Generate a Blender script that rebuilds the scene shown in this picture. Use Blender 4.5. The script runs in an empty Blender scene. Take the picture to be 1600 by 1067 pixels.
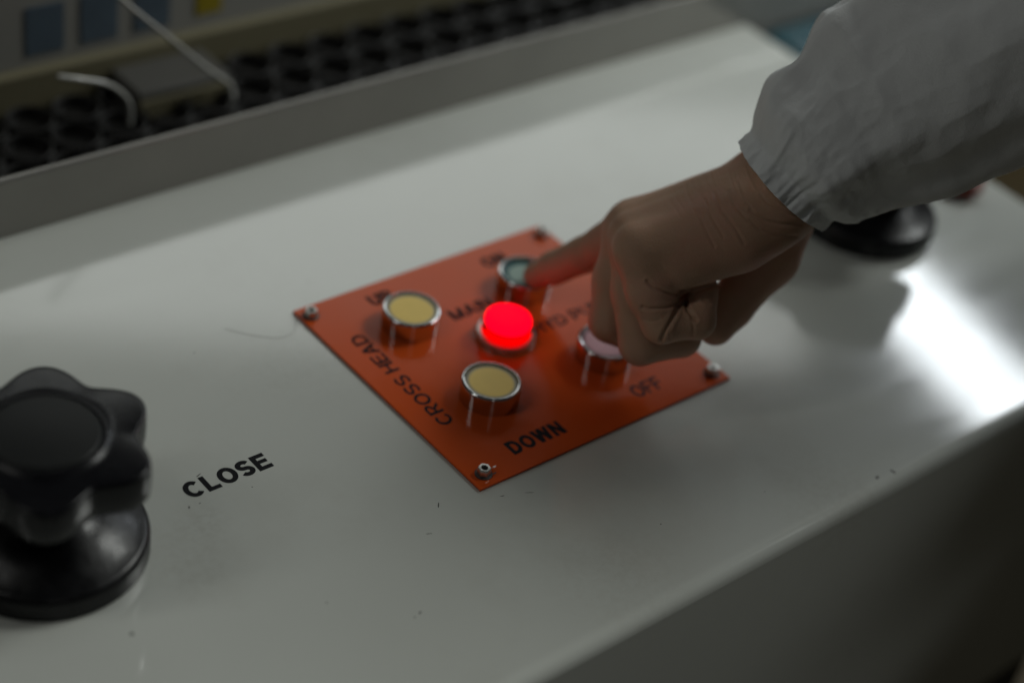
import bpy, bmesh, math, random
import numpy as np
from mathutils import Vector, Matrix

random.seed(5)
rng = np.random.default_rng(5)
S = 0.001                      # everything below is written in millimetres
scene = bpy.context.scene
col = scene.collection

# ------------------------------------------------------------------ camera
CAM = np.array([-442.243, -427.868, 556.110])
RC = np.array([[0.76227686, -0.63009439, 0.14803729],
               [-0.29914337, -0.54579044, -0.78270431],
               [0.57397493, 0.55235301, -0.60453199]])   # rows: right, down, forward
FPX = 2800.0


def at(px, py, d):
    """world point (mm) seen at photo pixel px,py and d mm in front of the lens"""
    return CAM + np.array([(px - 800) / FPX, (py - 533.5) / FPX, 1.0]) @ RC * d


cd = bpy.data.cameras.new('camera')
cam = bpy.data.objects.new('camera', cd)
col.objects.link(cam)
cam.matrix_world = Matrix(((RC[0][0], -RC[1][0], -RC[2][0], CAM[0] * S),
                           (RC[0][1], -RC[1][1], -RC[2][1], CAM[1] * S),
                           (RC[0][2], -RC[1][2], -RC[2][2], CAM[2] * S),
                           (0, 0, 0, 1)))
cd.sensor_width = 36
cd.lens = FPX / 1600 * 36
cd.clip_start = 0.02
cd.clip_end = 60
cd.dof.use_dof = True
cd.dof.focus_distance = 0.818
cd.dof.aperture_fstop = 2.6
scene.camera = cam

# ------------------------------------------------------------------ world, lamps, exposure
world = bpy.data.worlds.new('World')
scene.world = world
world.use_nodes = True
bgn = world.node_tree.nodes['Background']
bgn.inputs[0].default_value = (0.95, 1.0, 0.97, 1)
bgn.inputs[1].default_value = 0.009
scene.view_settings.view_transform = 'Standard'
scene.view_settings.look = 'None'
scene.view_settings.exposure = 0
scene.view_settings.gamma = 1
scene.cycles.caustics_reflective = False
scene.cycles.caustics_refractive = False


def area(name, az, el, dist, w, h, power, colr=(1, 1, 1), target=(150, 60, 0)):
    d = Vector((math.sin(math.radians(az)) * math.cos(math.radians(el)),
                math.cos(math.radians(az)) * math.cos(math.radians(el)),
                math.sin(math.radians(el))))
    l = bpy.data.lights.new(name, 'AREA')
    l.shape = 'RECTANGLE'
    l.size, l.size_y, l.energy, l.color = w, h, power, colr
    o = bpy.data.objects.new(name, l)
    col.objects.link(o)
    o.location = Vector(target) * S + d * dist
    o.rotation_euler = (-d).to_track_quat('-Z', 'Y').to_euler()
    return o


def strip_light(name, p, q, width, power, colr, target):
    p, q, t = Vector(p), Vector(q), Vector(target)
    c = (p + q) / 2
    x = (q - p).normalized()
    z = (c - t); z = (z - x * z.dot(x)).normalized()
    y = z.cross(x)
    l = bpy.data.lights.new(name, 'AREA')
    l.shape = 'RECTANGLE'
    l.size, l.size_y, l.energy, l.color = (q - p).length * S, width * S, power, colr
    o = bpy.data.objects.new(name, l)
    col.objects.link(o)
    o.matrix_world = Matrix(((x.x, y.x, z.x, c.x * S), (x.y, y.y, z.y, c.y * S), (x.z, y.z, z.z, c.z * S), (0, 0, 0, 1)))
    return o


area('right_window_light', 99, 43, 4.0, 1.3, 1.0, 59.0, (0.97, 1.0, 0.95))
area('far_right_light', 109, 20, 3.6, 0.3, 0.5, 17.0, (0.97, 1.0, 0.96))
area('back_window_light', 33, 33, 2.5, 2.0, 0.5, 3.8, (0.96, 1.0, 0.96))
strip_light('strip_lamp', (1043, 620, 503), (1034, -150, 652), 74, 1.8, (0.9, 0.96, 1.0), (300, 100, 0))
area('side_tube_light', 285, 44, 2.0, 0.16, 1.0, 2.7, (1, 1, 0.95))
area('front_tube_light', 208, 40, 2.2, 0.14, 1.0, 0.5, (1, 1, 0.95))
area('end_tube_light', 106, 28, 2.4, 0.14, 0.8, 1.0, (0.95, 0.98, 1.0))


# ------------------------------------------------------------------ helpers
def tag(o, label=None, cat=None, group=None, kind=None):
    if label: o['label'] = label
    if cat: o['category'] = cat
    if group: o['group'] = group
    if kind: o['kind'] = kind
    return o


def empty(name, loc=(0, 0, 0), rz=0.0):
    o = bpy.data.objects.new(name, None)
    o.empty_display_size = 0.02
    col.objects.link(o)
    o.location = Vector(loc) * S
    o.rotation_euler = (0, 0, rz)
    return o


def finish(name, me, mat, parent=None, smooth=True):
    me.materials.clear()
    if mat: me.materials.append(mat)
    if smooth:
        me.polygons.foreach_set('use_smooth', [True] * len(me.polygons))
    o = bpy.data.objects.new(name, me)
    col.objects.link(o)
    if parent: o.parent = parent
    return o


def obj(name, verts, faces, mat, parent=None, smooth=True, sharp=None):
    me = bpy.data.meshes.new(name)
    me.from_pydata([tuple(np.asarray(v) * S) for v in verts], [], faces)
    me.update()
    if sharp is not None:
        me.set_sharp_from_angle(angle=math.radians(sharp))
    return finish(name, me, mat, parent, smooth)


def bobj(name, bm, mat, parent=None, smooth=True, sharp=35):
    bmesh.ops.scale(bm, vec=(S, S, S), verts=bm.verts)
    bmesh.ops.recalc_face_normals(bm, faces=bm.faces)
    if smooth and sharp:      # hard edges, and true flat normals on the large faces beside a bevel
        for e in bm.edges:
            if len(e.link_faces) == 2:
                a, b = (f.calc_area() for f in e.link_faces)
                e.smooth = not (e.calc_face_angle() > math.radians(sharp) or (len(bm.faces) < 200 and max(a, b) > 12 * min(a, b)))
    me = bpy.data.meshes.new(name)
    bm.to_mesh(me)
    bm.free()
    return finish(name, me, mat, parent, smooth)


def box(bm, x0, x1, y0, y1, z0, z1, bev=0.0, seg=2, edges=None):
    r = bmesh.ops.create_cube(bm, size=1)
    vs = r['verts']
    for v in vs:
        v.co = Vector((x0 if v.co.x < 0 else x1, y0 if v.co.y < 0 else y1, z0 if v.co.z < 0 else z1))
    if bev:
        es = list({e for v in vs for e in v.link_edges})
        if edges: es = [e for e in es if edges(e)]
        bmesh.ops.bevel(bm, geom=es, offset=bev, segments=seg, profile=0.5, affect='EDGES')
    return bm


def lathe(bm, prof, n=64, cx=0, cy=0, closed_top=True, closed_bot=True):
    rings = []
    for r, z in prof:
        rings.append([bm.verts.new((cx + r * math.cos(2 * math.pi * i / n), cy + r * math.sin(2 * math.pi * i / n), z)) for i in range(n)])
    for a, b in zip(rings[:-1], rings[1:]):
        for i in range(n):
            bm.faces.new((a[i], a[(i + 1) % n], b[(i + 1) % n], b[i]))
    if closed_bot: bm.faces.new(rings[0][::-1])
    if closed_top: bm.faces.new(rings[-1])
    return bm


def arcprof(cx, cz, r, a0, a1, n=6):
    return [(cx + r * math.cos(math.radians(a0 + (a1 - a0) * i / n)), cz + r * math.sin(math.radians(a0 + (a1 - a0) * i / n))) for i in range(n + 1)]


def tube(path, rad, n=12):
    """verts, faces of a round tube along a smoothed path (mm)"""
    P = np.array(path, float)
    k = len(P)
    tt = np.linspace(0, k - 1, (k - 1) * 10 + 1)
    out = []
    for t in tt:
        i = min(int(t), k - 2); u = t - i
        p0, p1, p2, p3 = P[max(i - 1, 0)], P[i], P[i + 1], P[min(i + 2, k - 1)]
        out.append(0.5 * ((2 * p1) + (-p0 + p2) * u + (2 * p0 - 5 * p1 + 4 * p2 - p3) * u * u + (-p0 + 3 * p1 - 3 * p2 + p3) * u ** 3))
    out = np.array(out)
    V, F = [], []
    up = np.array([0.3, 0.2, 1.0])
    for i, p in enumerate(out):
        d = out[min(i + 1, len(out) - 1)] - out[max(i - 1, 0)]
        d /= np.linalg.norm(d)
        a = np.cross(d, up); a /= np.linalg.norm(a); b = np.cross(d, a)
        for j in range(n):
            th = 2 * math.pi * j / n
            V.append(p + rad * (math.cos(th) * a + math.sin(th) * b))
    m = len(out)
    for i in range(m - 1):
        for j in range(n):
            F.append((i * n + j, i * n + (j + 1) % n, (i + 1) * n + (j + 1) % n, (i + 1) * n + j))
    F.append(tuple(range(n))[::-1]); F.append(tuple((m - 1) * n + j for j in range(n)))
    return V, F


# ------------------------------------------------------------------ materials
def mat(name, base, rough=0.5, metal=0.0, var=0.0, vscale=30.0, bump=0.0, bscale=400.0, rvar=0.0, spec=0.5, coat=0.0, coat_rough=0.1):
    m = bpy.data.materials.new(name)
    m.use_nodes = True
    nt = m.node_tree
    b = nt.nodes['Principled BSDF']
    b.inputs['Base Color'].default_value = (*base, 1)
    b.inputs['Roughness'].default_value = rough
    b.inputs['Metallic'].default_value = metal
    b.inputs['Specular IOR Level'].default_value = spec
    b.inputs['Coat Weight'].default_value = coat
    b.inputs['Coat Roughness'].default_value = coat_rough
    tc = nt.nodes.new('ShaderNodeTexCoord')
    if var or rvar:
        n = nt.nodes.new('ShaderNodeTexNoise')
        n.inputs['Scale'].default_value = vscale
        n.inputs['Detail'].default_value = 6
        n.inputs['Roughness'].default_value = 0.6
        nt.links.new(tc.outputs['Object'], n.inputs['Vector'])
        if var:
            mx = nt.nodes.new('ShaderNodeMix'); mx.data_type = 'RGBA'
            mx.inputs['A'].default_value = (*[c * (1 - var) for c in base], 1)
            mx.inputs['B'].default_value = (*[min(1, c * (1 + var)) for c in base], 1)
            nt.links.new(n.outputs['Fac'], mx.inputs['Factor'])
            nt.links.new(mx.outputs['Result'], b.inputs['Base Color'])
        if rvar:
            mr = nt.nodes.new('ShaderNodeMapRange')
            mr.inputs['From Min'].default_value = 0.3; mr.inputs['From Max'].default_value = 0.7
            mr.inputs['To Min'].default_value = max(0, rough - rvar); mr.inputs['To Max'].default_value = rough + rvar
            nt.links.new(n.outputs['Fac'], mr.inputs['Value'])
            nt.links.new(mr.outputs['Result'], b.inputs['Roughness'])
    if bump:
        n2 = nt.nodes.new('ShaderNodeTexNoise')
        n2.inputs['Scale'].default_value = bscale
        n2.inputs['Detail'].default_value = 3
        nt.links.new(tc.outputs['Object'], n2.inputs['Vector'])
        bp = nt.nodes.new('ShaderNodeBump')
        bp.inputs['Strength'].default_value = bump
        bp.inputs['Distance'].default_value = 0.001
        nt.links.new(n2.outputs['Fac'], bp.inputs['Height'])
        nt.links.new(bp.outputs['Normal'], b.inputs['Normal'])
    return m


def console_paint():
    m = mat('console_paint', (0.612, 0.632, 0.588), rough=0.38, var=0.035, vscale=14, bump=0.012, bscale=260, rvar=0.05, spec=0.0, coat=0.85, coat_rough=0.10)
    m.node_tree.nodes['Principled BSDF'].inputs['Coat IOR'].default_value = 2.1
    nt = m.node_tree
    b = nt.nodes['Principled BSDF']
    tc = [n for n in nt.nodes if n.type == 'TEX_COORD'][0]
    old = b.inputs['Base Color'].links[0].from_socket
    # dirt specks
    v = nt.nodes.new('ShaderNodeTexVoronoi'); v.feature = 'F1'
    v.inputs['Scale'].default_value = 34
    nt.links.new(tc.outputs['Object'], v.inputs['Vector'])
    lt = nt.nodes.new('ShaderNodeMapRange')
    lt.inputs['From Min'].default_value = 0.025; lt.inputs['From Max'].default_value = 0.04
    lt.inputs['To Min'].default_value = 0.75; lt.inputs['To Max'].default_value = 0.0
    nt.links.new(v.outputs['Distance'], lt.inputs['Value'])
    sel = nt.nodes.new('ShaderNodeMath'); sel.operation = 'GREATER_THAN'; sel.inputs[1].default_value = 0.72
    sp = nt.nodes.new('ShaderNodeSeparateColor')
    nt.links.new(v.outputs['Color'], sp.inputs['Color'])
    nt.links.new(sp.outputs['Red'], sel.inputs[0])
    mu = nt.nodes.new('ShaderNodeMath'); mu.operation = 'MULTIPLY'
    nt.links.new(lt.outputs['Result'], mu.inputs[0]); nt.links.new(sel.outputs[0], mu.inputs[1])
    # faint grime clouds
    n = nt.nodes.new('ShaderNodeTexNoise'); n.inputs['Scale'].default_value = 9; n.inputs['Detail'].default_value = 8; n.inputs['Roughness'].default_value = 0.7
    nt.links.new(tc.outputs['Object'], n.inputs['Vector'])
    gr = nt.nodes.new('ShaderNodeMapRange')
    gr.inputs['From Min'].default_value = 0.52; gr.inputs['From Max'].default_value = 0.75
    gr.inputs['To Max'].default_value = 0.22
    nt.links.new(n.outputs['Fac'], gr.inputs['Value'])
    mx1 = nt.nodes.new('ShaderNodeMix'); mx1.data_type = 'RGBA'
    mx1.inputs['B'].default_value = (0.40, 0.38, 0.32, 1)
    nt.links.new(gr.outputs['Result'], mx1.inputs['Factor']); nt.links.new(old, mx1.inputs['A'])
    mx2 = nt.nodes.new('ShaderNodeMix'); mx2.data_type = 'RGBA'
    mx2.inputs['B'].default_value = (0.05, 0.045, 0.04, 1)
    nt.links.new(mu.outputs[0], mx2.inputs['Factor']); nt.links.new(mx1.outputs['Result'], mx2.inputs['A'])
    last = mx2.outputs['Result']
    for cx_, cy_, r_, amt in ((-0.132, 0.040, 0.030, 0.15), (-0.138, 0.022, 0.022, 0.15), (0.02, -0.075, 0.05, 0.15), (0.15, -0.09, 0.05, 0.15), (-0.02, 0.12, 0.05, 0.10), (-0.118, 0.048, 0.016, 0.2)):
        vm = nt.nodes.new('ShaderNodeVectorMath'); vm.operation = 'DISTANCE'
        vm.inputs[1].default_value = (cx_, cy_, 0)
        nt.links.new(tc.outputs['Object'], vm.inputs[0])
        ms = nt.nodes.new('ShaderNodeMapRange'); ms.interpolation_type = 'SMOOTHSTEP'
        ms.inputs['From Min'].default_value = r_; ms.inputs['From Max'].default_value = r_ * 0.15
        ms.inputs['To Max'].default_value = amt
        nt.links.new(vm.outputs['Value'], ms.inputs['Value'])
        ns = nt.nodes.new('ShaderNodeTexNoise'); ns.inputs['Scale'].default_value = 220; ns.inputs['Detail'].default_value = 9; ns.inputs['Roughness'].default_value = 0.75
        nt.links.new(tc.outputs['Object'], ns.inputs['Vector'])
        mm = nt.nodes.new('ShaderNodeMapRange'); mm.inputs['From Min'].default_value = 0.42; mm.inputs['From Max'].default_value = 0.66
        nt.links.new(ns.outputs['Fac'], mm.inputs['Value'])
        mt2 = nt.nodes.new('ShaderNodeMath'); mt2.operation = 'MULTIPLY'
        nt.links.new(ms.outputs['Result'], mt2.inputs[0]); nt.links.new(mm.outputs['Result'], mt2.inputs[1])
        mz = nt.nodes.new('ShaderNodeMix'); mz.data_type = 'RGBA'
        mz.inputs['B'].default_value = (0.30, 0.27, 0.21, 1)
        nt.links.new(mt2.outputs[0], mz.inputs['Factor']); nt.links.new(last, mz.inputs['A'])
        last = mz.outputs['Result']
    nt.links.new(last, b.inputs['Base Color'])
    # clear coat masked off the front edge and panel to suppress highlights and reflections
    sy = nt.nodes.new('ShaderNodeSeparateXYZ'); nt.links.new(tc.outputs['Object'], sy.inputs[0])
    me_ = nt.nodes.new('ShaderNodeMapRange'); me_.interpolation_type = 'SMOOTHSTEP'
    me_.inputs['From Min'].default_value = -0.0965; me_.inputs['From Max'].default_value = -0.0905
    me_.inputs['To Min'].default_value = 0.02; me_.inputs['To Max'].default_value = 0.85
    nt.links.new(sy.outputs['Y'], me_.inputs['Value']); nt.links.new(me_.outputs['Result'], b.inputs['Coat Weight'])
    # wiping marks in the gloss
    mp = nt.nodes.new('ShaderNodeMapping'); mp.inputs['Scale'].default_value = (9, 34, 9); mp.inputs['Rotation'].default_value = (0, 0, 0.5)
    nt.links.new(tc.outputs['Object'], mp.inputs['Vector'])
    nw = nt.nodes.new('ShaderNodeTexNoise'); nw.inputs['Scale'].default_value = 1.0; nw.inputs['Detail'].default_value = 8; nw.inputs['Distortion'].default_value = 1.6; nw.inputs['Roughness'].default_value = 0.65
    nt.links.new(mp.outputs['Vector'], nw.inputs['Vector'])
    mw = nt.nodes.new('ShaderNodeMapRange'); mw.inputs['From Min'].default_value = 0.35; mw.inputs['From Max'].default_value = 0.68
    mw.inputs['To Min'].default_value = 0.08; mw.inputs['To Max'].default_value = 0.115
    nt.links.new(nw.outputs['Fac'], mw.inputs['Value']); nt.links.new(mw.outputs['Result'], b.inputs['Coat Roughness'])
    return m


M_paint = console_paint()
M_strip = mat('dull_steel', (0.29, 0.28, 0.26), rough=0.19, metal=0.45, var=0.12, vscale=18, bump=0.08, bscale=120, rvar=0.08)
M_plate = mat('orange_enamel', (0.64, 0.092, 0.016), rough=0.14, var=0.07, vscale=22, bump=0.03, bscale=180, rvar=0.05, spec=0.20)
M_plate_edge = mat('raw_edge', (0.06, 0.045, 0.04), rough=0.5)
M_ink = mat('black_ink', (0.009, 0.009, 0.011), rough=0.5, spec=0.10)
M_chrome = mat('chrome', (0.62, 0.62, 0.62), rough=0.10, metal=1.0, rvar=0.03, vscale=60)
M_nut = mat('zinc_nut', (0.66, 0.65, 0.62), rough=0.36, metal=1.0, var=0.1, vscale=200, rvar=0.06)
M_dark = mat('dark_hole', (0.008, 0.008, 0.009), rough=0.6)
M_black = mat('black_bakelite', (0.006, 0.006, 0.0075), rough=0.26, var=0.4, bump=0.03, bscale=160, rvar=0.07, vscale=45, spec=0.27)
M_base = mat('worn_black_base', (0.006, 0.006, 0.007), spec=0.30, rough=0.32, var=0.5, bump=0.12, bscale=260, rvar=0.12, vscale=70)
M_cap = mat('matt_black_cap', (0.006, 0.0068, 0.0065), spec=0.35, rough=0.45, bump=0.1, bscale=600)
M_rubber = mat('black_rubber', (0.012, 0.0115, 0.011), rough=0.42, var=0.2, vscale=60, bump=0.1, bscale=300)
M_cab = mat('cabinet_grey', (0.15, 0.147, 0.132), rough=0.5, var=0.08, vscale=6)
M_trim = mat('cabinet_trim_cream', (0.155, 0.14, 0.085), rough=0.45, var=0.1, vscale=9)
M_blue = mat('blue_label', (0.075, 0.105, 0.135), rough=0.5, var=0.25, vscale=70)
M_yellow = mat('yellow_label', (0.27, 0.21, 0.01), rough=0.5, var=0.1, vscale=70)
M_foot = mat('cabinet_foot_grey', (0.075, 0.073, 0.066), rough=0.5, var=0.08, vscale=30)
M_teal = mat('teal_plastic', (0.002, 0.055, 0.075), rough=0.45, var=0.1, vscale=20)
M_floor = mat('floor_paint', (0.050, 0.034, 0.010), rough=0.6, var=0.2, vscale=4, bump=0.1, bscale=60)
M_redknob = mat('dark_red_plastic', (0.22, 0.035, 0.022), rough=0.35)
M_steel = mat('bright_wire', (0.46, 0.46, 0.43), rough=0.25, metal=0.0, coat=0.6)


def lens_mat(name, centre, rim, r0, r1, rough=0.42, glow=0.0):
    """coloured push button insert: a translucent coloured centre inside a grey plastic ring"""
    m = bpy.data.materials.new(name)
    m.use_nodes = True
    nt = m.node_tree
    b = nt.nodes['Principled BSDF']
    tc = nt.nodes.new('ShaderNodeTexCoord')
    sx = nt.nodes.new('ShaderNodeSeparateXYZ')
    nt.links.new(tc.outputs['Object'], sx.inputs[0])
    cb = nt.nodes.new('ShaderNodeCombineXYZ')
    nt.links.new(sx.outputs['X'], cb.inputs['X']); nt.links.new(sx.outputs['Y'], cb.inputs['Y'])
    ln = nt.nodes.new('ShaderNodeVectorMath'); ln.operation = 'LENGTH'
    nt.links.new(cb.outputs[0], ln.inputs[0])
    no = nt.nodes.new('ShaderNodeTexNoise'); no.inputs['Scale'].default_value = 160; no.inputs['Detail'].default_value = 4
    nt.links.new(tc.outputs['Object'], no.inputs['Vector'])
    mr = nt.nodes.new('ShaderNodeMapRange')
    mr.interpolation_type = 'SMOOTHSTEP'
    mr.inputs['From Min'].default_value = r0 * S; mr.inputs['From Max'].default_value = r1 * S
    nt.links.new(ln.outputs['Value'], mr.inputs['Value'])
    mx0 = nt.nodes.new('ShaderNodeMix'); mx0.data_type = 'RGBA'
    mx0.inputs['A'].default_value = (*[c * 0.93 for c in centre], 1)
    mx0.inputs['B'].default_value = (*[c * 1.07 for c in centre], 1)
    nt.links.new(no.outputs['Fac'], mx0.inputs['Factor'])
    mx = nt.nodes.new('ShaderNodeMix'); mx.data_type = 'RGBA'
    nt.links.new(mx0.outputs['Result'], mx.inputs['A'])
    mx.inputs['B'].default_value = (*rim, 1)
    nt.links.new(mr.outputs['Result'], mx.inputs['Factor'])
    nt.links.new(mx.outputs['Result'], b.inputs['Base Color'])
    b.inputs['Roughness'].default_value = rough
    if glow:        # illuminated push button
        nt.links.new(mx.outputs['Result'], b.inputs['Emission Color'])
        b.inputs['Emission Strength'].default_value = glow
    return m


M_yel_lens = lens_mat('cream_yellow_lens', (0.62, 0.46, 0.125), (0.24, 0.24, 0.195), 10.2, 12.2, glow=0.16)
M_grn_lens = lens_mat('pale_green_lens', (0.34, 0.46, 0.40), (0.02, 0.11, 0.12), 8.2, 10.2)
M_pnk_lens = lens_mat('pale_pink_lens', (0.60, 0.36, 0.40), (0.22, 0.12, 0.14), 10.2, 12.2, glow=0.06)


def emit(name, colr, strength):
    m = bpy.data.materials.new(name)
    m.use_nodes = True
    b = m.node_tree.nodes['Principled BSDF']
    b.inputs['Base Color'].default_value = (0.05, 0.0, 0.0, 1)
    b.inputs['Roughness'].default_value = 0.45
    b.inputs['Specular IOR Level'].default_value = 0.03
    b.inputs['Emission Color'].default_value = (*colr, 1)
    b.inputs['Emission Strength'].default_value = strength
    return m


M_redlens = mat('dark_red_lens', (0.12, 0.004, 0.004), rough=0.4)
M_glow_top = emit('lit_red_cap', (1.0, 0.0001, 0.0105), 2.3)
M_glow_side = emit('lit_red_body', (1.0, 0.0001, 0.0002), 1.0)


def skin_mat():
    m = mat('skin', (0.49, 0.305, 0.205), rough=0.56, var=0.16, vscale=38, spec=0.28)
    nt = m.node_tree
    b = nt.nodes['Principled BSDF']
    old = b.inputs['Base Color'].links[0].from_socket
    tcs = [n for n in nt.nodes if n.type == 'TEX_COORD'][0]
    nb = nt.nodes.new('ShaderNodeTexNoise'); nb.inputs['Scale'].default_value = 26; nb.inputs['Detail'].default_value = 7; nb.inputs['Roughness'].default_value = 0.7
    nt.links.new(tcs.outputs['Object'], nb.inputs['Vector'])
    mrb = nt.nodes.new('ShaderNodeMapRange'); mrb.inputs['From Min'].default_value = 0.45; mrb.inputs['From Max'].default_value = 0.68; mrb.inputs['To Max'].default_value = 0.75
    nt.links.new(nb.outputs['Fac'], mrb.inputs['Value'])
    mxb = nt.nodes.new('ShaderNodeMix'); mxb.data_type = 'RGBA'; mxb.inputs['B'].default_value = (0.55, 0.285, 0.21, 1)
    nt.links.new(old, mxb.inputs['A']); nt.links.new(mrb.outputs['Result'], mxb.inputs['Factor'])
    nt.links.new(mxb.outputs['Result'], b.inputs['Base Color'])
    b.inputs['Subsurface Weight'].default_value = 0.25
    b.inputs['Subsurface Radius'].default_value = (1.0, 0.3, 0.15)
    b.inputs['Subsurface Scale'].default_value = 0.002
    tc = [n for n in nt.nodes if n.type == 'TEX_COORD'][0]
    # fine skin grain, plus a stretched set of tiny wrinkles
    v = nt.nodes.new('ShaderNodeTexVoronoi'); v.feature = 'DISTANCE_TO_EDGE'; v.inputs['Scale'].default_value = 650
    nt.links.new(tc.outputs['Object'], v.inputs['Vector'])
    n = nt.nodes.new('ShaderNodeTexNoise'); n.inputs['Scale'].default_value = 120; n.inputs['Detail'].default_value = 5
    nt.links.new(tc.outputs['Object'], n.inputs['Vector'])
    ad = nt.nodes.new('ShaderNodeMath'); ad.operation = 'MULTIPLY_ADD'; ad.inputs[1].default_value = 0.5
    nt.links.new(v.outputs['Distance'], ad.inputs[0]); nt.links.new(n.outputs['Fac'], ad.inputs[2])
    bp = nt.nodes.new('ShaderNodeBump'); bp.inputs['Strength'].default_value = 0.5; bp.inputs['Distance'].default_value = 0.0009
    nt.links.new(ad.outputs[0], bp.inputs['Height'])
    nt.links.new(bp.outputs['Normal'], b.inputs['Normal'])
    return m


def cloth_mat():
    m = mat('white_cotton', (0.80, 0.82, 0.82), rough=0.85, var=0.04, vscale=25, spec=0.2)
    nt = m.node_tree
    b = nt.nodes['Principled BSDF']
    b.inputs['Sheen Weight'].default_value = 0.15
    tc = [n for n in nt.nodes if n.type == 'TEX_COORD'][0]
    n = nt.nodes.new('ShaderNodeTexNoise'); n.inputs['Scale'].default_value = 70; n.inputs['Detail'].default_value = 6; n.inputs['Roughness'].default_value = 0.55
    nt.links.new(tc.outputs['Object'], n.inputs['Vector'])
    w = nt.nodes.new('ShaderNodeTexNoise'); w.inputs['Scale'].default_value = 1500; w.inputs['Detail'].default_value = 1
    nt.links.new(tc.outputs['Object'], w.inputs['Vector'])
    ad = nt.nodes.new('ShaderNodeMath'); ad.operation = 'MULTIPLY_ADD'; ad.inputs[1].default_value = 0.10
    nt.links.new(w.outputs['Fac'], ad.inputs[0]); nt.links.new(n.outputs['Fac'], ad.inputs[2])
    bp = nt.nodes.new('ShaderNodeBump'); bp.inputs['Strength'].default_value = 0.35; bp.inputs['Distance'].default_value = 0.003
    nt.links.new(ad.outputs[0], bp.inputs['Height'])
    nt.links.new(bp.outputs['Normal'], b.inputs['Normal'])
    return m


M_skin = skin_mat()
M_cloth = cloth_mat()
M_nail = mat('finger_nail', (0.46, 0.29, 0.22), rough=0.3)

# ------------------------------------------------------------------ setting: floor
bm = bmesh.new()
box(bm, -9000, 9000, -9000, 9000, -960, -900)
fl = bobj('floor', bm, M_floor, smooth=False)
tag(fl, 'dark brown painted workshop floor below the console', kind='structure')

# ------------------------------------------------------------------ console
XR, YF, YB = 465.5, -101.0, 277.0
console = empty('control_console', (0, 0, -900))
tag(console, 'off white painted machine console with a slightly grimy top', 'machine console')
bm = bmesh.new()
box(bm, -900, XR, YF, YB, -271, 0, 6, 5,
    edges=lambda e: (all(v.co.z > -1 for v in e.verts) and (all(v.co.y < YF + 1 for v in e.verts) or all(v.co.x > XR - 1 for v in e.verts)))
    or (all(v.co.x > XR - 1 and v.co.y < YF + 1 for v in e.verts)))
hs = bobj('housing', bm, M_paint, console, sharp=60)
hs.location = (0, 0, 0.9)
bm = bmesh.new()
box(bm, -880, XR - 2, -93, YB - 6, -900, -273, 2)
pl = bobj('plinth', bm, M_dark, console)
pl.location = (0, 0, 0.9)
bm = bmesh.new()
box(bm, -900, 640, YB, YB + 5, -60, 34.5, 1.2, 2)
bs = bobj('back_strip', bm, M_strip, console)
bs.location = (0, 0, 0.9)


def ribbon(P, t, closed=False):
    """quads of a flat stroke of width t along the polyline P"""
    P = np.array(P, float)
    n = len(P)
    L, R = [], []
    for i in range(n):
        a = P[(i - 1) % n] if (closed or i > 0) else P[i]
        b = P[(i + 1) % n] if (closed or i < n - 1) else P[i]
        d1 = P[i] - a; d2 = b - P[i]
        if np.linalg.norm(d1) < 1e-9: d1 = d2
        if np.linalg.norm(d2) < 1e-9: d2 = d1
        d1 = d1 / np.linalg.norm(d1); d2 = d2 / np.linalg.norm(d2)
        n1 = np.array([-d1[1], d1[0]]); n2 = np.array([-d2[1], d2[0]])
        m = n1 + n2; m /= np.linalg.norm(m)
        k = t / 2 / max(0.35, float(m @ n1))
        L.append(P[i] + m * k); R.append(P[i] - m * k)
    q = []
    for i in range(n if closed else n - 1):
        k = (i + 1) % n
        q.append([R[i], R[k], L[k], L[i]])
    return q


def ell(cx, cy, rx, ry, a0, a1, n=18):
    return [(cx + rx * math.cos(math.radians(a0 + (a1 - a0) * i / n)), cy + ry * math.sin(math.radians(a0 + (a1 - a0) * i / n))) for i in range(n + 1)]


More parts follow.
